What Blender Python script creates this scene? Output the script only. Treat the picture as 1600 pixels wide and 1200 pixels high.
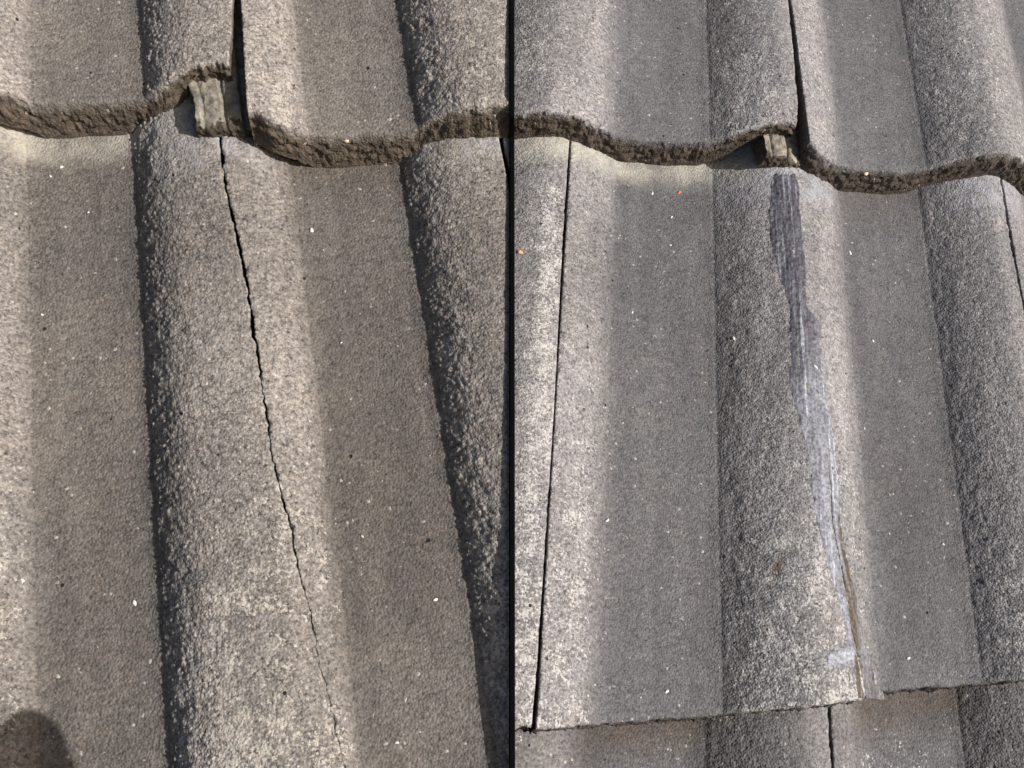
import bpy, bmesh, math
import numpy as np
from mathutils import Vector, Matrix

for o in list(bpy.data.objects): bpy.data.objects.remove(o)
scene = bpy.context.scene
col = scene.collection

# ------------------------------------------------------------------ camera
MM = 0.001
CAM_TILT = math.radians(50)
CAM_LOC = np.array([0.0, 0.0, 3.4])
FPX = 1541.35                                   # focal length in pixels of a 1600 px wide picture
RC = np.array(Matrix.Rotation(CAM_TILT, 3, 'X'))
cam_d = bpy.data.cameras.new('camera'); cam = bpy.data.objects.new('camera', cam_d); col.objects.link(cam)
cam.location = CAM_LOC; cam.rotation_euler = (CAM_TILT, 0, 0)
cam_d.sensor_width = 36; cam_d.lens = 36 * FPX / 1600
cam_d.clip_start = 0.01; cam_d.clip_end = 100
scene.camera = cam

# ------------------------------------------------------------------ the two roof slopes (mm, measured along each slope)
def rod(w):
    w = np.array(w, float); t = np.linalg.norm(w); k = w / t
    K = np.array([[0, -k[2], k[1]], [k[2], 0, -k[0]], [-k[1], k[0], 0]])
    return np.eye(3) + np.sin(t) * K + (1 - np.cos(t)) * K @ K
POSE = [(rod((-0.3607, -0.0943, -0.0784)), np.array([-311.06, -141.68, 563.33])),
        (rod((-0.4558, -0.2268, -0.0529)), np.array([33.85, -142.48, 611.93]))]
SIZE = (0.92, 1.125)                            # the tiles of the right slope are a little larger
SKEW = (0.0799, -0.1761)
THICK, ROLL = 22.8, 19.7
LAY = {(0, 0): (2.49, -1.89, 3.97, -3.78, 20.5), (0, 1): (11.5, -1.98), (1, 0): (-1.92, -.05, -1.45, -7.32, -22.7), (1, 1): (-8.07, 1.11)}
LAY[(0, -1)] = LAY[(0, 0)]; LAY[(1, -1)] = LAY[(1, 0)]

def prof(u, i):
    x = ((np.asarray(u, float) - 138 + 75) % 150 - 75) / 44.0
    a = np.abs(x)
    b = np.clip(1 - a ** (2.75, 1.65)[i], 0, None) ** 0.95
    # small fillet where the roll meets the flat pan
    f = 0.10 * np.exp(-((a - 1.0) / 0.09) ** 2) * 0.5
    q = np.clip((a - 1.0) / .705, 0, 1); pan = -1.1 * q * q * (3 - 2 * q)
    return ROLL * (b + f) + pan

def to_cam(i, c, u, v, h):
    u, v, h = np.broadcast_arrays(np.asarray(u, float), np.asarray(v, float), np.asarray(h, float))
    k = LAY[(i, c)]; un = np.clip(u, -60, 360) / 300; vn = np.clip(v, -20, 380) / 344
    du = k[0] + k[1] * un
    if len(k) > 2: du = du + k[2] * vn + k[3] * un * vn + k[4] * (un * un - un)
    M, t = POSE[i]
    return np.stack([u + SKEW[i] * v + du, v, -(h + c * THICK)], -1) @ M.T * SIZE[i] + t * SIZE[i]
def cam_to_world(P):
    return (np.asarray(P) * np.array([1, -1, -1]) * MM) @ RC.T + CAM_LOC
ORIGIN = [cam_to_world(to_cam(i, 0, 150., 170., 0.)) for i in (0, 1)]
def to_local(i, c, u, v, h):
    return cam_to_world(to_cam(i, c, u, v, h)) - ORIGIN[i]

# ------------------------------------------------------------------ light
def plane_dir(i, u, v, n):
    d = POSE[i][0] @ np.array([u, v, -n]); d = d / np.linalg.norm(d)
    return (d * np.array([1, -1, -1])) @ RC.T
SUN_EL, SUN_AZ = math.radians(41), math.radians(17)
sd = plane_dir(0, math.cos(SUN_EL) * math.cos(SUN_AZ), math.cos(SUN_EL) * math.sin(SUN_AZ), math.sin(SUN_EL))
sun_d = bpy.data.lights.new('sun', 'SUN'); sun_d.energy = 4.4; sun_d.angle = math.radians(0.55); sun_d.color = (1, .968, .925)
sun = bpy.data.objects.new('sun', sun_d); col.objects.link(sun); sun.location = (1, -1, 5)
sun.rotation_euler = Vector(sd).to_track_quat('Z', 'Y').to_euler()
world = bpy.data.worlds.new('World'); scene.world = world; world.use_nodes = True
wn = world.node_tree; wn.nodes.clear()
sky = wn.nodes.new('ShaderNodeTexSky'); sky.sky_type = 'NISHITA'; sky.sun_disc = False
sky.sun_elevation = math.asin(sd[2]); sky.sun_rotation = math.atan2(sd[0], sd[1]); sky.dust_density = 4; sky.ozone_density = .4
bg = wn.nodes.new('ShaderNodeBackground'); bg.inputs['Strength'].default_value = 0.07
wo = wn.nodes.new('ShaderNodeOutputWorld')
wn.links.new(sky.outputs[0], bg.inputs[0]); wn.links.new(bg.outputs[0], wo.inputs[0])
vs = scene.view_settings; vs.view_transform = 'Standard'; vs.look = 'None'; vs.gamma = 1; vs.exposure = 0.48
vs.use_curve_mapping = False
scene.render.engine = 'CYCLES'
scene.render.resolution_x, scene.render.resolution_y = 1024, 768

# ------------------------------------------------------------------ noise
TAB = np.random.RandomState(7).rand(1 << 16)
def hsh(ix, iy, s): return TAB[((ix * 73856093) ^ (iy * 19349663) ^ (s * 83492791 + 12345)) & 0xFFFF]
def vn2(x, y, s=0):
    x = np.asarray(x, float); y = np.asarray(y, float); x, y = np.broadcast_arrays(x, y)
    ix = np.floor(x).astype(np.int64); iy = np.floor(y).astype(np.int64); fx = x - ix; fy = y - iy
    fx = fx * fx * fx * (fx * (fx * 6 - 15) + 10); fy = fy * fy * fy * (fy * (fy * 6 - 15) + 10)
    a = hsh(ix, iy, s) * (1 - fx) + hsh(ix + 1, iy, s) * fx; b = hsh(ix, iy + 1, s) * (1 - fx) + hsh(ix + 1, iy + 1, s) * fx
    return (a * (1 - fy) + b * fy) * 2 - 1
def fbm(x, y, s=0, n=3):
    t = 0; a = 1; q = 0
    for k in range(n): t = t + a * vn2(x * 2 ** k + 17.3 * k, y * 2 ** k - 9.1 * k, s + k); q += a; a *= .5
    return t / q
def worley(x, y, s=0):
    ix = np.floor(x).astype(np.int64); iy = np.floor(y).astype(np.int64); d = np.full(np.shape(x), 9.)
    for i in (-1, 0, 1):
        for j in (-1, 0, 1):
            a = ix + i; b = iy + j
            r = .55 + .45 * hsh(a, b, s + 2)
            d = np.minimum(d, ((a + hsh(a, b, s) - x) ** 2 + (b + hsh(a, b, s + 1) - y) ** 2) / r)
    return np.sqrt(d)
def grains(x, y, s=0):
    ix = np.floor(x).astype(np.int64); iy = np.floor(y).astype(np.int64); d = np.full(np.shape(x), 9.); h = np.zeros(np.shape(x))
    for i in (-1, 0, 1):
        for j in (-1, 0, 1):
            a = ix + i; b = iy + j
            q = ((a + hsh(a, b, s) - x) ** 2 + (b + hsh(a, b, s + 1) - y) ** 2) / (.5 + .5 * hsh(a, b, s + 2))
            k = q < d; d = np.where(k, q, d); h = np.where(k, hsh(a, b, s + 3), h)
    return (.55 - np.sqrt(d)) * (.25 + 1.5 * h * h)
def sstep(a, b, x):
    t = np.clip((x - a) / (b - a), 0, 1); return t * t * (3 - 2 * t)

def rollmask(u, v, soft=0.0):                               # 1 on the rolls, 0 in the flat pans
    a = np.abs(((u - 138 + 75) % 150 - 75)) / 44
    return 1 - sstep(.93 - soft, 1.06 + soft * .3, a + .035 * fbm(u / 6, v / 14, 55, 2))
def relief(u, v, seed, cut=1.0):
    m = rollmask(u, v)
    x = ((u - 138 + 75) % 150 - 75) / 44
    fl = cut * np.clip(np.abs(x), 0, 1.1) ** 2 * m          # coarser towards the flanks
    g = grains(u / 2.1, v / 2.4, seed); g2 = grains(u / 1.45, v / 1.5, seed + 5)
    r = (.34 + 1.05 * fl) * m * g * 1.35 + (.40 * (1 - m) + .30 * m) * g2
    r = r + (.10 + .30 * m + 1.0 * fl) * fbm(u / 5.6, v / 7, seed + 9, 3) + .45 * fbm(u / 38, v / 60, seed + 20, 2)
    return r

# ------------------------------------------------------------------ materials
class NT:
    def __init__(s, name):
        s.m = bpy.data.materials.new(name); s.m.use_nodes = True; s.t = s.m.node_tree; s.t.nodes.clear()
        s.out = s.n('ShaderNodeOutputMaterial'); s.b = s.n('ShaderNodeBsdfPrincipled'); s.l(s.b.outputs[0], s.out.inputs[0])
        s.co = s.n('ShaderNodeTexCoord').outputs['Object']
    def n(s, t, **k):
        x = s.t.nodes.new(t)
        for a, b in k.items(): setattr(x, a, b)
        return x
    def l(s, a, b): s.t.links.new(a, b)
    def put(s, inp, v):
        if hasattr(v, 'is_linked'): s.l(v, inp)
        else: inp.default_value = v
    def noise(s, scale, detail=2, rough=.5, co=None):
        x = s.n('ShaderNodeTexNoise'); s.l(co or s.co, x.inputs['Vector'])
        x.inputs['Scale'].default_value = scale; x.inputs['Detail'].default_value = detail; x.inputs['Roughness'].default_value = rough
        return x.outputs['Fac']
    def vor(s, scale, co=None):
        x = s.n('ShaderNodeTexVoronoi'); s.l(co or s.co, x.inputs['Vector']); x.inputs['Scale'].default_value = scale
        sp = s.n('ShaderNodeSeparateColor'); s.l(x.outputs['Color'], sp.inputs[0])
        return x.outputs['Distance'], sp.outputs[0], sp.outputs[1]
    def math(s, op, a, b=None, clamp=False):
        x = s.n('ShaderNodeMath', operation=op, use_clamp=clamp); s.put(x.inputs[0], a)
        if b is not None: s.put(x.inputs[1], b)
        return x.outputs[0]
    def rng(s, v, a, b, c=0., d=1., smooth=False):
        x = s.n('ShaderNodeMapRange', interpolation_type='SMOOTHSTEP' if smooth else 'LINEAR'); s.put(x.inputs[0], v)
        for k, q in zip((1, 2, 3, 4), (a, b, c, d)): x.inputs[k].default_value = q
        return x.outputs[0]
    def mix(s, f, a, b, mode='MIX'):
        x = s.n('ShaderNodeMix', data_type='RGBA', blend_type=mode); s.put(x.inputs[0], f)
        for k, q in ((6, a), (7, b)): s.put(x.inputs[k], q if hasattr(q, 'is_linked') else (*q, 1) if len(q) == 3 else q)
        return x.outputs[2]
    def attr(s, name):
        x = s.n('ShaderNodeAttribute', attribute_name=name); sp = s.n('ShaderNodeSeparateColor'); s.l(x.outputs['Color'], sp.inputs[0])
        return sp.outputs[0], sp.outputs[1], sp.outputs[2], x.outputs['Alpha'], x.outputs['Vector']
    def grey(s, v):
        x = s.n('ShaderNodeCombineColor'); 
        for k in range(3): s.put(x.inputs[k], v)
        return x.outputs[0]

def tile_material(name, pan, roll, lich, clean, edge, blue):
    t = NT(name)
    ridge, lichen, head, edg, _ = t.attr('wear'); bl, dirt, tone, wet, _ = t.attr('stain')
    blotch = t.noise(38, 4, .6); fine = t.noise(520, 3, .7); mid = t.noise(150, 3, .6)
    gd, gr, gr2 = t.vor(760); _, g5, _ = t.vor(1500)
    c = t.mix(ridge, pan, roll)
    c = t.mix(t.rng(blotch, .3, .7), c, t.mix(1, c, (1.18, 1.15, 1.1), 'MULTIPLY'))
    # grain by grain brightness
    k = t.math('ADD', t.rng(gr, 0, 1, .72, 1.28), t.rng(fine, .3, .7, -.5, .5))
    k = t.math('ADD', k, t.rng(g5, 0, 1, -.22, .22))
    k = t.math('ADD', k, t.rng(mid, .3, .7, -.16, .16))
    k = t.math('ADD', 1.0, t.math('MULTIPLY', t.math('SUBTRACT', k, 1.0), t.rng(ridge, 0, 1, .72, 1.0)))
    c = t.mix(1, c, t.grey(k), 'MULTIPLY')
    c = t.mix(1, c, t.grey(t.rng(tone, 0, 1, .7, 1.3)), 'MULTIPLY')
    # warm and reddish grains
    c = t.mix(t.rng(gr2, .9, .96, 0, .2), c, t.mix(1, c, (1.35, 1.0, .8), 'MULTIPLY'))
    # raw broken / front faces
    ec = t.mix(1, edge, t.grey(t.math('ADD', t.rng(t.noise(260, 4, .7), .3, .7, .45, 1.4), t.rng(gr, 0, 1, -.2, .2))), 'MULTIPLY')
    c = t.mix(edg, c, ec)
    # pale clean band that the tile above used to cover
    hm = t.math('MULTIPLY', head, t.rng(blotch, .36, .62, .35, 1.0), True)
    c = t.mix(hm, c, t.mix(1, clean, t.grey(t.rng(fine, .3, .7, .8, 1.2)), 'MULTIPLY'))
    bm_ = t.math('MULTIPLY', bl, t.rng(t.noise(90, 5, .7), .38, .62, 0, 1), True)
    c = t.mix(bm_, c, blue)
    c = t.mix(t.math('MULTIPLY', dirt, t.rng(mid, .3, .7, .5, 1.0), True), c, t.mix(1, c, (.62, .52, .42), 'MULTIPLY'))
    # lichen flecks
    ln = t.math('ADD', t.math('ADD', t.math('MULTIPLY', t.noise(600, 4, .65), .62), t.math('MULTIPLY', t.noise(110, 3, .6), .38)), t.math('MULTIPLY', t.math('SUBTRACT', lichen, edg), .17))
    c = t.mix(t.rng(ln, .632, .685, 0, .8, True), c, t.mix(t.rng(gr2, 0, 1), lich, tuple(x * .72 for x in lich)))
    # bright sand grains and dark pin holes
    c = t.mix(t.rng(gr, .995, .998, 0, .5), c, (.5, .47, .42))
    pd, pr, _ = t.vor(105)
    pit = t.math('MULTIPLY', t.rng(pr, .9, .905), t.rng(pd, .07, .11, 1, 0))
    c = t.mix(pit, c, (.012, .011, .01))
    t.l(c, t.b.inputs['Base Color'])
    t.l(t.rng(fine, .3, .7, .72, .95), t.b.inputs['Roughness']); t.b.inputs['Specular IOR Level'].default_value = .3
    hgt = t.math('ADD', t.math('MULTIPLY', t.noise(900, 3, .65), .6), t.math('MULTIPLY', gd, -.9))
    hgt = t.math('SUBTRACT', hgt, t.math('MULTIPLY', pit, 1.5))
    bu = t.n('ShaderNodeBump'); bu.inputs['Distance'].default_value = .0007; bu.inputs['Strength'].default_value = .75
    t.l(hgt, bu.inputs['Height']); t.l(bu.outputs[0], t.b.inputs['Normal'])
    return t.m

MAT = [tile_material('warm_grey_concrete', (.107, .098, .0915), (.166, .153, .144), (.44, .405, .36), (.34, .315, .27), (.082, .065, .050), (.33, .33, .35)),  # same concrete on both slopes; each view's colour cast is put into its tint
       tile_material('cool_grey_concrete', (.084, .0838, .0905), (.152, .1485, .155), (.48, .465, .45), (.31, .30, .265), (.070, .057, .046), (.33, .34, .39))]

def plain_material(name, colr, var=.3, scale=300, rough=.85, bump=.0006):
    t = NT(name)
    f = t.noise(scale, 4, .65)
    t.l(t.mix(1, colr, t.grey(t.rng(f, .3, .7, 1 - var, 1 + var)), 'MULTIPLY'), t.b.inputs['Base Color'])
    t.b.inputs['Roughness'].default_value = rough; t.b.inputs['Specular IOR Level'].default_value = 0 if name.startswith('black') else .25
    bu = t.n('ShaderNodeBump'); bu.inputs['Distance'].default_value = bump; t.l(f, bu.inputs['Height']); t.l(bu.outputs[0], t.b.inputs['Normal'])
    return t.m
M_FELT = plain_material('black_roofing_felt', (.02, .02, .02))
M_STRIP = plain_material('black_strip_paint', (.004, .004, .004), .2, 80, .9)
M_LIP = plain_material('pale_unweathered_concrete', (.200, .180, .150), .65, 190, .9, .0014)
M_RAW = plain_material('shaded_raw_concrete', (.075, .062, .048), .6, 330, .95, .0015)  # raw lip faces; shade of the left side is put into the tone
M_WOOD = plain_material('shadow_caster_wood', (.35, .25, .15), .3, 60, .6)
M_GRAIN = {'white': plain_material('white_grit', (.55, .54, .52), .15), 'cream': plain_material('cream_pebble', (.62, .50, .33), .2),
           'red': plain_material('red_speck', (.6, .12, .09), .2), 'orange': plain_material('orange_grit', (.62, .33, .16), .2)}

def sealant_material():
    t = NT('grey_mastic_sealant')
    pale, brown, streak, cover, _ = t.attr('mastic'); uv = t.attr('along')[4]
    mp = t.n('ShaderNodeMapping'); mp.inputs['Scale'].default_value = (1, .04, 1); t.l(uv, mp.inputs[0])
    st = t.noise(420, 4, .6, mp.outputs[0]); st2 = t.noise(150, 4, .65, mp.outputs[0]); f = t.noise(420, 4, .65)
    c = t.mix(pale, (.078, .076, .094), (.245, .257, .298))
    c = t.mix(t.rng(st2, .36, .64), t.mix(1, c, (.7, .68, .7), 'MULTIPLY'), c)
    c = t.mix(t.math('MULTIPLY', t.rng(st, .55, .62), t.math('ADD', .4, t.math('MULTIPLY', streak, .5)), True), c, (.36, .385, .44))
    patch = t.noise(130, 5, .7)
    c = t.mix(t.rng(patch, .5, .62, 0, .7), c, t.mix(1, c, (.6, .58, .58), 'MULTIPLY'))
    _, sg, _ = t.vor(760)
    c = t.mix(1, c, t.grey(t.math('ADD', t.rng(f, .3, .7, .5, 1.3), t.rng(sg, 0, 1, -.2, .3))), 'MULTIPLY')
    c = t.mix(t.math('MULTIPLY', brown, t.rng(st2, .44, .56), True), c, t.mix(t.rng(f, .35, .65), (.030, .022, .015), (.085, .062, .040)))
    base = t.mix(1, (.150, .146, .152), t.grey(t.math('ADD', t.rng(f, .3, .7, .6, 1.4), t.rng(sg, 0, 1, -.25, .25))), 'MULTIPLY')
    cm = t.rng(t.math('SUBTRACT', t.math('ADD', t.math('MULTIPLY', cover, .62), .28), t.noise(330, 4, .7)), -.06, .10, 0, 1, True)
    c = t.mix(cm, base, c)
    t.l(c, t.b.inputs['Base Color']); t.l(t.rng(cm, 0, 1, .85, .55), t.b.inputs['Roughness']); t.b.inputs['Specular IOR Level'].default_value = .35
    bu = t.n('ShaderNodeBump'); bu.inputs['Distance'].default_value = .0008; bu.inputs['Strength'].default_value = .6
    t.l(t.math('ADD', st, f), bu.inputs['Height']); t.l(bu.outputs[0], t.b.inputs['Normal'])
    return t.m
M_SEAL = sealant_material()

# ------------------------------------------------------------------ mesh helpers
def grid_mesh(name, P, attrs, smooth=True):
    R, C = P.shape[:2]; n = R * C
    idx = np.arange(n).reshape(R, C)
    q = np.stack([idx[:-1, :-1], idx[1:, :-1], idx[1:, 1:], idx[:-1, 1:]], -1).reshape(-1, 4)
    me = bpy.data.meshes.new(name); me.vertices.add(n); me.vertices.foreach_set('co', P.reshape(-1).astype(np.float32))
    me.loops.add(q.size); me.loops.foreach_set('vertex_index', q.reshape(-1).astype(np.int32))
    me.polygons.add(len(q)); me.polygons.foreach_set('loop_start', np.arange(0, q.size, 4, dtype=np.int32))
    me.update(calc_edges=True)
    me.polygons.foreach_set('use_smooth', np.full(len(q), smooth))
    for k, a in attrs.items():
        at = me.attributes.new(k, 'FLOAT_COLOR', 'POINT'); at.data.foreach_set('color', np.ascontiguousarray(a, dtype=np.float32).reshape(-1))
    me.validate(); return me
def link(name, me, mat, parent=None, loc=None):
    o = bpy.data.objects.new(name, me); col.objects.link(o); me.materials.append(mat)
    if parent is not None: o.parent = parent
    if loc is not None: o.location = loc
    return o
def tag(o, label=None, cat=None, kind=None, group=None):
    for k, v in (('label', label), ('category', cat), ('kind', kind), ('group', group)):
        if v: o[k] = v
    return o
def clip_at_strip(me, i):
    """saw the tiles off where the slope meets the black strip (world plane x = const)"""
    x0 = (-1.15 if i == 0 else 1.15) * MM - ORIGIN[i][0]
    bm = bmesh.new(); bm.from_mesh(me)
    bmesh.ops.bisect_plane(bm, geom=bm.verts[:] + bm.edges[:] + bm.faces[:], plane_co=(x0, 0, 0), plane_no=(1, 0, 0),
                           clear_outer=(i == 0), clear_inner=(i == 1))
    bm.to_mesh(me); bm.free()
def lines(a, b, fa, fb, fine, coarse):
    out = []
    fa, fb = max(fa, a), min(fb, b)
    if fb <= fa: return np.linspace(a, b, max(2, int((b - a) / coarse) + 1))
    if fa > a: out.append(np.linspace(a, fa, max(2, int((fa - a) / coarse) + 1), endpoint=False))
    out.append(np.linspace(fa, fb, max(2, int((fb - fa) / fine) + 1)))
    if b > fb: out.append(np.linspace(fb, b, max(2, int((b - fb) / coarse) + 1))[1:])
    return np.concatenate(out)

VIS = {(0, 1): (14, 330, -72, 40), (0, 0): (14, 320, -16, 375), (0, -1): (0, 0, 0, 0),
       (1, 1): (-50, 362, -160, 40), (1, 0): (-32, 312, -14, 365), (1, -1): (-14, 290, 326, 382)}
FINE = .74
CUT = (1.3, .22)                               # the right slope's tiles are smoother on their flanks

def surface(i, c, u, v, seed): return prof(u, i) + relief(u, v, seed, CUT[i])

def make_tile(i, c, uL, uR, vb, vf, seed, parent, name='roof_tile', UL=None, UR=None, VF=None, wear=None, drop=None, wallL=14, wallR=14, flare=3.2):
    """one moulded concrete tile (or a piece of one): top skin, rough front face, side faces"""
    a, b, va, vb2 = VIS[(i, c)]
    us = lines(uL, uR, a, b, FINE, 7); vsn = lines(vb, vf, va, vb2, FINE, 9)
    KW, KF = 7, 16
    ncol = len(us); nrow = len(vsn)
    ci = np.clip(np.arange(-KW, ncol + KW), 0, ncol - 1); ri = np.clip(np.arange(0, nrow + KF), 0, nrow - 1)
    cs = np.concatenate([np.arange(KW, 0, -1) / KW * wallL, np.zeros(ncol), np.arange(1, KW + 1) / KW * wallR])
    fr = np.concatenate([np.zeros(nrow), np.arange(1, KF + 1) / KF])
    U0, V = np.meshgrid(us[ci], vsn[ri]); S, Fr = np.meshgrid(cs, fr)
    ul = UL(V) if UL else np.full_like(V, uL); ur = UR(V) if UR else np.full_like(V, uR)
    # ragged edges
    U = ul + (U0 - uL) / (uR - uL) * (ur - ul)
    vfr = (VF(U) if VF else np.full_like(U, vf)) +   .40 * fbm(U / 3.1, U * 0, seed + 31, 3) + .7 * fbm(U / 14, U * 0 + 3, seed + 33, 2)
    V = vb + (V - vb) * (vfr - vb) / (vf - vb)
    top = surface(i, c, U, V, seed)
    d_side = np.minimum(U - ul, ur - U); d_fr = vfr - V
    rs, rf = .5 + 5.0 * np.clip(fbm(V / 5, U / 20, seed + 39, 3), 0, 1) ** 1.6, 2.2 + 1.4 * fbm(U / 5, V / 5, seed + 41, 2)
    top = top - np.clip(rs - d_side, 0, None) ** 2 / (2 * rs) - np.clip(rf - d_fr, 0, None) ** 2 / (2 * rf)
    fd = (drop(U) if drop else np.full_like(U, THICK + .2)) + .5 * fbm(U / 4, U * 0 + 9, seed + 43, 2)
    fdrop = Fr * fd
    lump = fbm(U / 4.5, fdrop / 3.0 + 5, seed + 51, 3) * 1.7 + grains(U / 1.8, fdrop / 1.8 + 40, seed + 57) * 1.7 - 1.6 * np.clip(fbm(U / 2.6, fdrop / 2.0 + 80, seed + 59, 2) - .25, 0, 1)
    ins = np.sin(np.clip(Fr * 1.1, 0, 1) * math.pi) ** .6
    V2 = V + np.where(Fr > 0, ins * lump + .7 * np.sin(Fr * math.pi) + flare * Fr * (fd / THICK) ** 2.5, 0)
    sw = np.where(S > 0, fbm(V / 2.4, S / 2.5 + 2, seed + 61, 3) * .55, 0)
    U2 = U + np.where(U0 <= uL + 1e-6, 1, -1) * (sw * (S > 0) + S * .02)
    hgt = top - np.maximum(S, fdrop)
    P = to_local(i, c, U2, V2, hgt)
    w = np.zeros(U.shape + (4,)); st = np.zeros(U.shape + (4,))
    w[..., 0] = rollmask(U, V, (.10, .28)[i])
    st[..., 2] = np.clip(.5 + .30 * fbm(U / 9, V / 90, seed + 81, 3) + .34 * fbm(U / 55, V / 80, seed + 83, 3) + .10 * math.sin(seed * 2.7), 0, 1)
    if wear: wear(U, V, w, st)
    eb = sstep(.02, .25, Fr + .10 * fbm(U / 4, V / 4, seed + 71, 2))
    w[..., 3] = np.maximum(eb, (S > 0) * .75 * np.clip(S / 3, 0, 1))
    me = grid_mesh(name, P, {'wear': w, 'stain': st})
    cx = P[..., 0] + ORIGIN[i][0]
    if (i == 0 and cx.max() > -1.15 * MM) or (i == 1 and cx.min() < 1.15 * MM): clip_at_strip(me, i)
    o = link(name, me, MAT[i], parent)
    o.data.shade_smooth() if hasattr(o.data, 'shade_smooth') else None
    return o

# ------------------------------------------------------------------ the two roof slopes
def roof(i, label):
    r = bpy.data.objects.new('tiled_roof_slope', None); col.objects.link(r); r.location = ORIGIN[i]; r.empty_display_size = .1
    return tag(r, label, 'roof')
ROOF = [roof(0, 'warm brown-grey tiled roof slope left of the black strip, its tile cracked open'),
        roof(1, 'cool grey tiled roof slope right of the black strip, its crack filled with sealant')]

CRACK = np.array([(147, -40), (146.6, 18.3), (146.7, 35.2), (147.2, 51.8), (149.0, 72.0), (151.4, 91.7), (153.1, 111.0), (153.8, 126.0), (154.4, 140.8), (155.4, 155.3), (155.7, 169.6), (156.4, 183.6), (157.0, 197.3), (157.8, 209.1), (158.8, 220.7), (160.6, 233.8), (162.6, 243.4), (163.5, 256.1), (165.1, 268.6), (166.9, 282.5), (168.5, 294.6), (169.4, 308.0), (170.2, 316.8), (171.2, 325.5), (172.9, 342.7), (175.1, 355.5), (180, 395)])
def crack_u(v): return np.interp(v, CRACK[:, 1], CRACK[:, 0]) + .75 * fbm(v / 2.8, v * 0, 91, 3) + .5 * fbm(v / 13, v * 0 + 4, 95, 2)
def crack_w(v):
    w = np.interp(v, [0, 20, 60, 90, 130, 180, 230, 260, 300, 330, 360, 400], [1.0, 1.3, .9, 1.7, 1.35, .8, .6, .75, .3, .1, .06, .05])
    return np.clip(w * (1 + .9 * fbm(v / 7, v * 0 + 8, 97, 3)) + .45 * fbm(v / 2.2, v * 0 + 3, 99, 2) * np.clip(w, .35, 2), .02, None)

# ---- wear patterns: where lichen, clean bands, efflorescence and dirt lie on each course
def wear_upper(i):
    def f(U, V, w, st):
        w[..., 1] = w[..., 0] * (.35 + .25 * sstep(-40, 10, V)) + .05
        if i == 1: w[..., 1] = w[..., 0] * (.42 + .3 * fbm(U / 30, V / 40, 141, 2)) + .03
        st[..., 1] = .0
    return f
def wear_mid(i):
    def f(U, V, w, st):
        low = sstep(120, 330, V)
        w[..., 1] = w[..., 0] * (.12 + .85 * low * (.6 + .7 * fbm(U / 40, V / 60, 131, 2))) + .02
        vf = np.where(U < 148, -2., 20.)
        end = np.where(U < 140, 22, 4) + 3 * fbm(U / 9, V / 9, 133, 2)
        left = (1 - sstep(118, 142, U)) * sstep(-400, 8, U)
        w[..., 2] = (1 - sstep(end - 12, end + 4, V)) * left * .95
        # pale bluish bloom on the rolls just below the tile above
        x = np.abs((U - 138 + 75) % 150 - 75) / 44
        bl = np.clip(1 - x, 0, 1) ** .5 * (1 - sstep(26, 52, V)) * (U > 60)
        st[..., 0] = bl * (.55 if i == 0 else .75)
        # brownish film on the pan under the right-hand tile
        st[..., 1] = .45 * (U > 175) * (U < 250) * (1 - sstep(22, 60, V)) + .25 * sstep(60, 140, V) * (1 - sstep(250, 330, V)) * (1 - w[..., 0]) * (.5 + .5 * fbm(U / 30, V / 50, 137, 2))
        if i == 1:
            seam = np.exp(-((U + 9) / 13) ** 2) * sstep(22, 50, V)
            w[..., 1] = np.maximum(w[..., 1], seam * .85)
            w[..., 1] = np.maximum(w[..., 1], np.exp(-((U - 16) / 16) ** 2) * sstep(30, 250, V) * .62)
            w[..., 1] = np.maximum(w[..., 1], w[..., 0] * sstep(300, 333, V) * .8 * (U < 200))
            w[..., 1] = np.maximum(w[..., 1], 1.5 * np.exp(-((U - 121.5) / 4) ** 2 - ((V - 258) / 3.5) ** 2))
            st[..., 1] = np.maximum(st[..., 1], 1.6 * np.exp(-((U - 119 + .35 * (V - 271)) / 2.0) ** 2 - ((V - 271) / 7) ** 2))
        else:
            w[..., 1] = np.maximum(w[..., 1], 1.3 * np.exp(-((U - 128) / 5) ** 2 - ((V - 289) / 4) ** 2))
    return f
def wear_low(i):
    def f(U, V, w, st):
        w[..., 1] = .10 + .45 * np.exp(-((U - 196) / 30) ** 2) * sstep(338, 368, V)
        st[..., 1] = .9 * (1 - sstep(336, 360, V)) * (1 - w[..., 0]) + .1
        w[..., 0] *= .55
    return f

# ---- left slope
SEAM = (152.5, 152.0)                          # where the two upper tiles meet
def front_left_upper(broken, f_):
    def VF(U):
        v = f_ + 0 * U
        return v - broken * sstep(98, 134, U) * (1 + .30 * fbm(U / 5, U * 0, 151, 3))
    return VF
def drop_upper_left(U):                            # thinner where the corner is snapped off
    return THICK + .2 - 10.0 * sstep(106, 122, U) + 1.5 * sstep(106, 122, U) * fbm(U / 4, U * 0, 157, 2)

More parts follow.
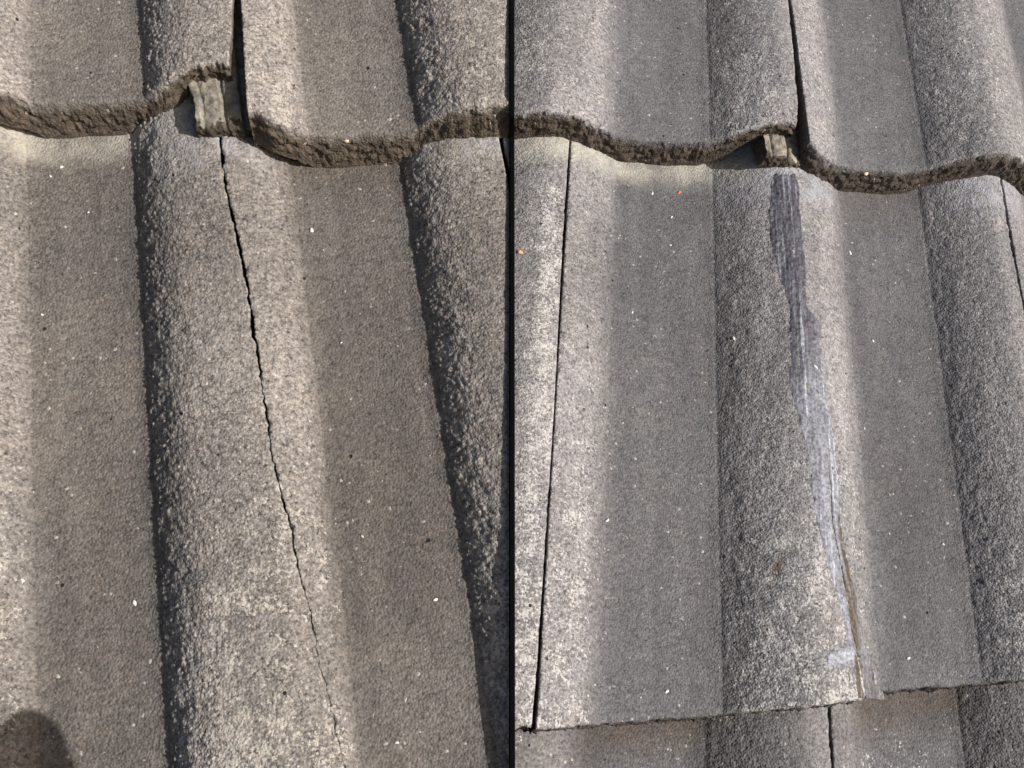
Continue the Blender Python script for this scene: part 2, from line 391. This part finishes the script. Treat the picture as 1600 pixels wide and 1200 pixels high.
for i in (0, 1):
    broken = 9.5 if i == 0 else 3.0
    fA, fB = ((-4.0, 23.5) if i == 0 else (3.0, 17.0)); sm_ = SEAM[i]
    # upper course, tile with the snapped corner
    make_tile(i, 1, -149, 149, -430, fA, 3, ROOF[i], UR=lambda V, i_=i: np.interp(V, [-120, -55, -14, 0], [151.5, 150.5, 145, 143.5] if i_ == 0 else [145.2, 146, 146, 144.5]),
              flare=7 if i == 0 else .5, VF=front_left_upper(broken, fA), drop=drop_upper_left, wear=wear_upper(i), wallR=9)
    # upper course, tile to its right, slipped down a little
    make_tile(i, 1, sm_, 449, -430, fB, 5, ROOF[i], flare=6 if i == 0 else 1.0, UL=lambda V, i_=i: np.interp(V, [-120, 22], [156, 151.5] if i_ == 0 else [147.5, 153.5]), VF=lambda U, f_=fB, s_=sm_: f_ - 5.0 * np.exp(-((U - s_) / 6) ** 2) - 3.0 * sstep(225, 262, U), wear=wear_upper(i), wallL=16)
    if i == 0: make_tile(0, 1, -449, -151, -430, 4, 8, ROOF[0], wear=wear_upper(0))
    else: make_tile(1, 1, 451, 749, -430, 12, 8, ROOF[1], wear=wear_upper(1))
# middle course, left slope: neighbours and the cracked tile as two pieces
make_tile(0, 0, -299, -1, -45, 390, 11, ROOF[0], wear=wear_mid(0))
make_tile(0, 0, 1, 160, -45, 390, 13, ROOF[0], UR=lambda V: crack_u(V) - crack_w(V) / 2, wear=wear_mid(0), name='cracked_tile_piece')
make_tile(0, 0, 160, 299, -45, 390, 13, ROOF[0], UL=lambda V: crack_u(V) + crack_w(V) / 2, wear=wear_mid(0), name='cracked_tile_piece')
make_tile(0, 0, 301.6, 599, -45, 390, 15, ROOF[0], wear=wear_mid(0))
for k, (a, b) in enumerate(((-449, -151), (-149, 149), (151, 449))): make_tile(0, -1, a, b, 330, 720, 21 + k, ROOF[0], wear=wear_low(0))
# middle course, right slope
def front_mid_right(U):
    v = np.interp(U, [-40, 0, 34, 65, 100, 127, 162, 170, 184, 222, 260, 300], [341, 338.5, 336, 336, 336.5, 338, 336.5, 333, 331.5, 331, 332, 332])
    return v - 2.5 * np.exp(-((U + 6) / 5) ** 2)
make_tile(1, 0, -299, -.7, -45, 336, 31, ROOF[1], VF=front_mid_right, flare=-2.5, wear=wear_mid(1), UR=lambda V: -.7 - .3 * np.sin(V / 40) - .9 * sstep(305, 337, V))
MID_R = make_tile(1, 0, .5, 299, -45, 336, 33, ROOF[1], VF=front_mid_right, flare=-2.5, wear=wear_mid(1))
make_tile(1, 0, 301.2, 599, -45, 336, 35, ROOF[1], VF=lambda U: 332 + 0 * U, flare=-2.5, wear=wear_mid(1))
for k, (a, b) in enumerate(((-149, 155.2), (157.2, 449), (451, 749))): make_tile(1, -1, a, b, 300, 700, 41 + k, ROOF[1], wear=wear_low(1))

tiles = {i: [o for o in ROOF[i].children] for i in (0, 1)}
tiles[0][4]['label'] = 'larger piece of the cracked tile, left of the crack'
tiles[0][5]['label'] = 'smaller piece of the cracked tile, right of the crack'
MID_R['label'] = 'tile whose crack is sealed with blue-grey mastic'
for i in (0, 1): tiles[i][0]['label'] = 'upper tile with its lower right corner snapped off'

# ------------------------------------------------------------------ interlock lips seen under the snapped corner and in the seams
def lip(i, c, u0, u1, v0, v1, depth, parent, seed, detail=False, tip=0):
    us = np.linspace(u0, u1, 60 if detail else 8); vv = np.linspace(v0, v1, 130 if detail else 60)
    K = 10
    ui = np.clip(np.arange(-K, len(us)), 0, len(us) - 1); ri = np.clip(np.arange(0, len(vv) + K), 0, len(vv) - 1)
    cs = np.concatenate([np.arange(K, 0, -1) / K, np.zeros(len(us))]); fr = np.concatenate([np.zeros(len(vv)), np.arange(1, K + 1) / K])
    U, V = np.meshgrid(us[ui], vv[ri]); S, Fr = np.meshgrid(cs, fr)
    k = (U - u0) / (u1 - u0)
    U = U + (1 - k) * (np.interp(V, [v1 - 30, v1], [-1.0, 2.5 + tip]) + 1.6 * fbm(V / 5, V * 0, seed, 3))
    V = V + (V > v0 + 10) * (.9 * fbm(U / 3, U * 0, seed + 3, 3))
    h = prof(U, i) - depth
    if detail:
        q = k * (u1 - u0)
        h = h - (7.0 if i == 0 else 2.0) * sstep(u1 - u0 - 9.5, u1 - u0 - 8, q)
        h = h + 1.6 * (1 - sstep(3.0, 4.4, q)) - .9 * np.exp(-((q - 4.6) / .7) ** 2) - 2.6 * np.exp(-((q - 16.5) / .9) ** 2) + .6 * fbm(U / 3, V / 5, seed + 5, 3) - 1.2 * sstep(16, 17.5, q)
        h = h - 2.5 * sstep(v1 - 5, v1, V) ** 2 * (1 + .8 * fbm(U / 2.5, V / 2.5, seed + 6, 2))
    base = prof(U, i) - THICK + .3
    h2 = h + (base - h) * np.maximum(S, Fr)
    V2 = V + np.where(Fr > 0, fbm(U / 2.2, Fr * 5, seed + 8, 3) * 1.4 * np.sin(Fr * 3.14), 0)
    U2 = U + np.where(S > 0, fbm(V / 2.2, S * 5, seed + 9, 3) * 1.2 * np.sin(S * 3.14) - S * 1.0, 0)
    me = grid_mesh('interlock_lip', to_local(i, c, U2, V2, h2), {})
    me.materials.append(M_LIP); me.materials.append(M_RAW)
    raw = ((S > 0) | (Fr > 0) | (fbm(U / 3, V / 3, seed + 12, 2) * 4 + V > v1 - 3))[:-1, :-1].reshape(-1)
    me.polygons.foreach_set('material_index', raw.astype(np.int32)); clip_at_strip(me, i)
    o = bpy.data.objects.new('interlock_lip', me); col.objects.link(o); o.parent = parent
    return o
for i in (0, 1):
    o = lip(i, 1, SEAM[i] - (32 if i == 0 else 26), SEAM[i] + 3, -80, 20 if i == 0 else 17, 12.0, tiles[i][1], 201 + i, True)
    o['label'] = 'pale ribbed concrete lip bared by the snapped corner'
for i, c, us_, par in ((0, 0, 300, 6), (1, 0, 0, 4), (1, 0, 300, 5), (1, -1, 156, 7)):
    par = min(par, len(tiles[i]) - 1)
    lip(i, c, us_ - 18, us_ + 4, -40 if c == 0 else 310, 330 if c == 0 else 560, 13, tiles[i][par], 210 + us_)

# ------------------------------------------------------------------ sealant smeared over the crack of the right slope
SLv = np.array([(125.9, 26.7), (124.7, 36.5), (123.8, 74.5), (125.4, 83.7), (128.7, 97.3), (132.3, 119.1), (132.2, 136.1), (130.4, 168.5), (133.0, 184.1), (138.1, 206.8), (140.4, 217.9), (140.2, 232.2), (142.2, 246.2), (145.0, 260.0), (148.0, 270.0), (149.4, 276.7), (153.4, 289.6), (157.1, 302.3), (158.2, 311.6), (161.3, 323.8), (162.2, 335.2)])
SRv = np.array([(141.9, 23.5), (143.9, 35.8), (143.0, 50.5), (144.6, 74.1), (143.8, 92.4), (143.8, 118.9), (152.8, 126.9), (151.9, 143.8), (152.2, 168.2), (155.3, 183.7), (156.9, 206.5), (156.4, 235.7), (156.5, 256.5), (159.7, 269.9), (163.0, 282.9), (164.9, 295.7), (166.9, 308.3), (173.2, 320.2), (178.2, 333.2)])
SCv = np.array([(149.4, 203.1), (151.7, 225.1), (150.6, 248.1), (154.3, 266.7), (156.9, 283.2), (159.3, 302.3), (162.4, 314.7), (166.4, 334.2)])
def sealant():
    vv = np.arange(19, 336, .7); k = np.linspace(-.4, 1.4, 76)
    K, V = np.meshgrid(k, vv)
    L_ = np.interp(V, SLv[:, 1], SLv[:, 0]); R_ = np.interp(V, SRv[:, 1], SRv[:, 0])
    U = L_ + K * (R_ - L_)
    jl = 1.0 * fbm(V / 5, V * 0, 301, 3) + .5 * fbm(U / 2, V / 2.5, 315, 3); jr = 1.4 * fbm(V / 6, V * 0 + 5, 303, 3) - .5 * fbm(U / 2, V / 3.5, 317, 3)
    m = np.minimum(U - (L_ + jl), (R_ + jr) - U) + 1.6 + 1.2 * sstep(180, 230, V)
    m = np.minimum(m, (V - 20.5) + 1.5 * fbm(U / 3, U * 0, 304, 2))
    t = sstep(-1.6, 2.6, m)
    th = .34 + .42 * fbm(U / 2.4, V / 26, 305, 3) + .25 * fbm(U / 5, V / 9, 307, 2)
    Cc = np.interp(V, SCv[:, 1], SCv[:, 0]) + .35 * fbm(V / 4, V * 0, 309, 2)
    gro = np.exp(-((U - Cc) / .42) ** 2) * sstep(206, 214, V) * sstep(-.3, .25, fbm(V / 9, V * 0 + 2, 311, 2) + .35)
    sm = relief(U, V, 33, CUT[1]) * 1.0 + prof(U, 1)
    h = sm + t * th - (1 - t) * 1.3 - 2.2 * gro
    a = np.zeros(U.shape + (4,)); b = np.zeros(U.shape + (4,))
    a[..., 0] = np.clip(sstep(95, 250, V + 40 * (K - .4)) * .95 + .25 * fbm(U / 4, V / 22, 313, 2) - .5 * sstep(300, 335, V) * (K > .35), 0, 1)
    a[..., 1] = np.clip(1.5 * sstep(238, 250, V) * np.exp(-((K - 1.02) / .2) ** 2) + 1.3 * sstep(262, 285, V) * np.exp(-((K - .55) / .22) ** 2) + 1.1 * sstep(300, 318, V) + np.exp(-((U - 143) / 4) ** 2 - ((V - 30) / 8) ** 2), 0, 1)
    a[..., 2] = sstep(40, 240, V) * (1 - .5 * sstep(300, 330, V)); a[..., 3] = np.clip(sstep(-.6, 3.4, m) * .8 + .25 * fbm(U / 6, V / 18, 319, 2), 0, 1)
    b[..., 0] = U * MM; b[..., 1] = V * MM; b[..., 3] = 1
    o = link('sealant', grid_mesh('sealant', to_local(1, 0, U, V, h), {'mastic': a, 'along': b}), M_SEAL, MID_R)
    o['label'] = 'blue-grey sealant streak smeared down the cracked roll'
    return o
sealant()
def smear(u0, u1, v0, v1, maskf, thick, pale, seed):
    us = np.arange(u0, u1, .6); vv = np.arange(v0, v1, .6); U, V = np.meshgrid(us, vv)
    m = maskf(U, V) + .5 * fbm(U / 2.6, V / 1.8, seed, 4)
    t = sstep(-.12, .35, m)
    h = prof(U, 1) + relief(U, V, 33, CUT[1]) * .9 + t * thick * (1 + .4 * fbm(U / 3, V / 1.6, seed + 3, 2)) - (1 - t) * 1.0
    a = np.zeros(U.shape + (4,)); b = a.copy(); a[..., 0] = pale; a[..., 2] = 1.1; a[..., 3] = np.clip(sstep(-.1, .9, m), 0, 1); b[..., 0] = V * MM; b[..., 1] = U * MM
    o = link('sealant_smear', grid_mesh('sealant_smear', to_local(1, 0, U, V, h), {'mastic': a, 'along': b}), M_SEAL, MID_R)
    return o
o = smear(126, 166, 300, 333, lambda U, V: 1.0 - np.sqrt(((U - 151 + .5 * (V - 316)) / 15) ** 2 + ((V - 316) / 7) ** 2), .45, 1.0, 321)
o['label'] = 'pale blue-grey dab of sealant beside the streak'
smear(169, 184, 312, 334, lambda U, V: .8 - np.sqrt(((U - 176.5 - .12 * (V - 326)) / 2.4) ** 2 + ((V - 326) / 9) ** 2), .9, 1.25, 331)

# ------------------------------------------------------------------ loose grit and embedded pebbles
def chip(i, c, u, v, r, kind, tile, seed, seedh, stretch=1.0, rise=.1):
    r *= .78; rs = np.random.RandomState(seed); bm = bmesh.new(); bmesh.ops.create_icosphere(bm, subdivisions=2, radius=1)
    ax = rs.rand() * 3.14; sx, sy = stretch, 1 / stretch
    for q in bm.verts:
        n = 1 + .22 * math.sin(3.1 * q.co.x + seed) * math.cos(2.7 * q.co.y + seed * 2) + rs.uniform(-.10, .10)
        x, y, z = q.co * n; x *= sx; y *= sy
        x, y = x * math.cos(ax) - y * math.sin(ax), x * math.sin(ax) + y * math.cos(ax)
        hh = float(prof(u, i) + relief(np.array([u]), np.array([v]), seedh, CUT[i])[0])
        q.co = Vector(to_local(i, c, u + x * r, v + y * r, hh + z * r * .6 + r * rise))
    me = bpy.data.meshes.new('grit'); bm.to_mesh(me); bm.free()
    me.polygons.foreach_set('use_smooth', [True] * len(me.polygons))
    return link('grit', me, M_GRAIN[kind], tile)
GL = [(28.0, 258.7, 1.5), (80.9, 272.5, 1.5), (189.8, 70.9, 1.7), (38.7, 115.4, 1.0), (194.8, 83.5, .6), (227.5, 282.9, 1.3), (199.9, 347.9, 1.1), (198.1, 140.9, .7), (65.8, 52.6, .8), (51.5, 22.5, 1.2), (45.1, 28.6, 1.1), (196.1, 248.3, .9)]
for n, (u, v, r) in enumerate(GL): chip(0, 0, u, v, r, 'white', tiles[0][4 if u < 150 else 5], n + 1, 13, 1.25)
GR = [(187.4, 66.3, 1.6), (33.6, 237.4, 1.3), (146.6, 157.3, 1.5), (200.9, 316.3, 1.3), (55.6, 26.4, 1.3), (67.9, 43.8, 1.1), (67.2, 64.7, .9), (12.1, 52.5, .9), (44.5, 112.7, .9), (102.8, 133.0, 1.4), (198.4, 129.5, 1.1), (186.2, 187.5, .9), (230.9, 257.1, 1.0), (66.3, 323.6, 1.2)]
for n, (u, v, r) in enumerate(GR): chip(1, 0, u, v, r, 'white', MID_R, n + 31, 33, 1.3 if n != 2 else 1.7)
o = chip(1, 0, 72.9, 24.6, 1.5, 'red', MID_R, 61, 33, 1.3); o['label'] = 'tiny red speck on the pale band'
chip(1, 0, -23.5, 85.6, 1.9, 'orange', tiles[1][3], 62, 31, 1.2)
for i in (0, 1): chip(i, 1, 203, 24 if i == 0 else 17.5, 2.3, 'cream', tiles[i][1], 70, 5, 1.15, -2.0)

# ------------------------------------------------------------------ felt under the tiles, black divider strip between the slopes, added shadow-casting handle below the picture
for i in (0, 1):
    U, V = np.meshgrid(np.linspace(-460, 760, 40), np.linspace(-430, 700, 40))
    me = grid_mesh('roofing_felt', to_local(i, 0, U, V, -62 + 0 * U), {}); clip_at_strip(me, i)
    link('roofing_felt', me, M_FELT, ROOF[i])

def edge_line(i):
    ys, zs = [], []
    fr_up = 22.0 if i == 0 else 3.0; fr_mid = 390. if i == 0 else 340.
    for v in np.arange(-425, 695, 2.0):
        c = 1 if v < fr_up else (0 if v < fr_mid else -1)
        u = np.linspace(-300, 600, 1801); P = to_cam(i, c, u, v, prof(u, i))
        k = np.argmin(np.abs(P[:, 0])); ys.append(P[k, 1]); zs.append(P[k, 2])
    o = np.argsort(ys); return np.array(ys)[o], np.array(zs)[o]
yl, zl = edge_line(0); yr, zr = edge_line(1)
yy = np.linspace(max(yl[0], yr[0]) + 2, min(yl[-1], yr[-1]) - 2, 420)
zt = np.minimum(np.interp(yy, yl, zl), np.interp(yy, yr, zr)) - 1.0
zt = np.array([zt[max(0, k - 2):k + 3].min() for k in range(len(zt))])
hw = 1.35
prof4 = np.stack([np.stack([np.full_like(yy, sx * hw), yy, zt + dz], -1) for sx, dz in ((-1, 170), (-1, .5), (-.6, 0), (.6, 0), (1, .5), (1, 170), (-1, 170))], 1)
so = cam_to_world(prof4.reshape(-1, 3).mean(0))
strip = link('divider_strip', grid_mesh('divider_strip', cam_to_world(prof4) - so, {}, False), M_STRIP, None, so)  # bar dividing the before and after views, not a roof part
tag(strip, 'thin straight black strip standing between the two tiled slopes', 'strip')

def shadow_caster():  # unseen handle put in only to throw the rounded shadow at lower left
    top_sh = cam_to_world(to_cam(0, 0, 22., 318., 0.)); low_sh = cam_to_world(to_cam(0, 0, 28., 700., -10.))
    top = top_sh + sd * .30; foot = low_sh
    ax = Vector(foot - top); L = ax.length; ax.normalize()
    q = ax.to_track_quat('Z', 'Y'); bm = bmesh.new(); R = .0135; rings = []
    pr = [(R * math.sin(a), R * 1.15 * (1 - math.cos(a))) for a in np.linspace(.05, math.pi / 2, 9)] + [(R * 1.25, .03), (R * 1.5, .07), (R * 1.6, .13), (R * 1.6, L * .6), (R * 1.55, L - .004), (R * 1.45, L)]
    for r, z in pr: rings.append([bm.verts.new(q @ Vector((r * math.cos(t), r * math.sin(t), z - L))) for t in np.linspace(0, 2 * math.pi, 24, endpoint=False)])
    for a, b in zip(rings, rings[1:]):
        for k in range(24): bm.faces.new((a[k], a[(k + 1) % 24], b[(k + 1) % 24], b[k]))
    bm.faces.new(rings[0][::-1]); bm.faces.new(rings[-1])
    me = bpy.data.meshes.new('shadow_caster'); bm.to_mesh(me); bm.free()
    me.polygons.foreach_set('use_smooth', [True] * len(me.polygons))
    return tag(link('shadow_caster', me, M_WOOD, None, foot), 'round-ended wooden handle added below the picture only to cast the lower-left shadow', 'handle')
shadow_caster()
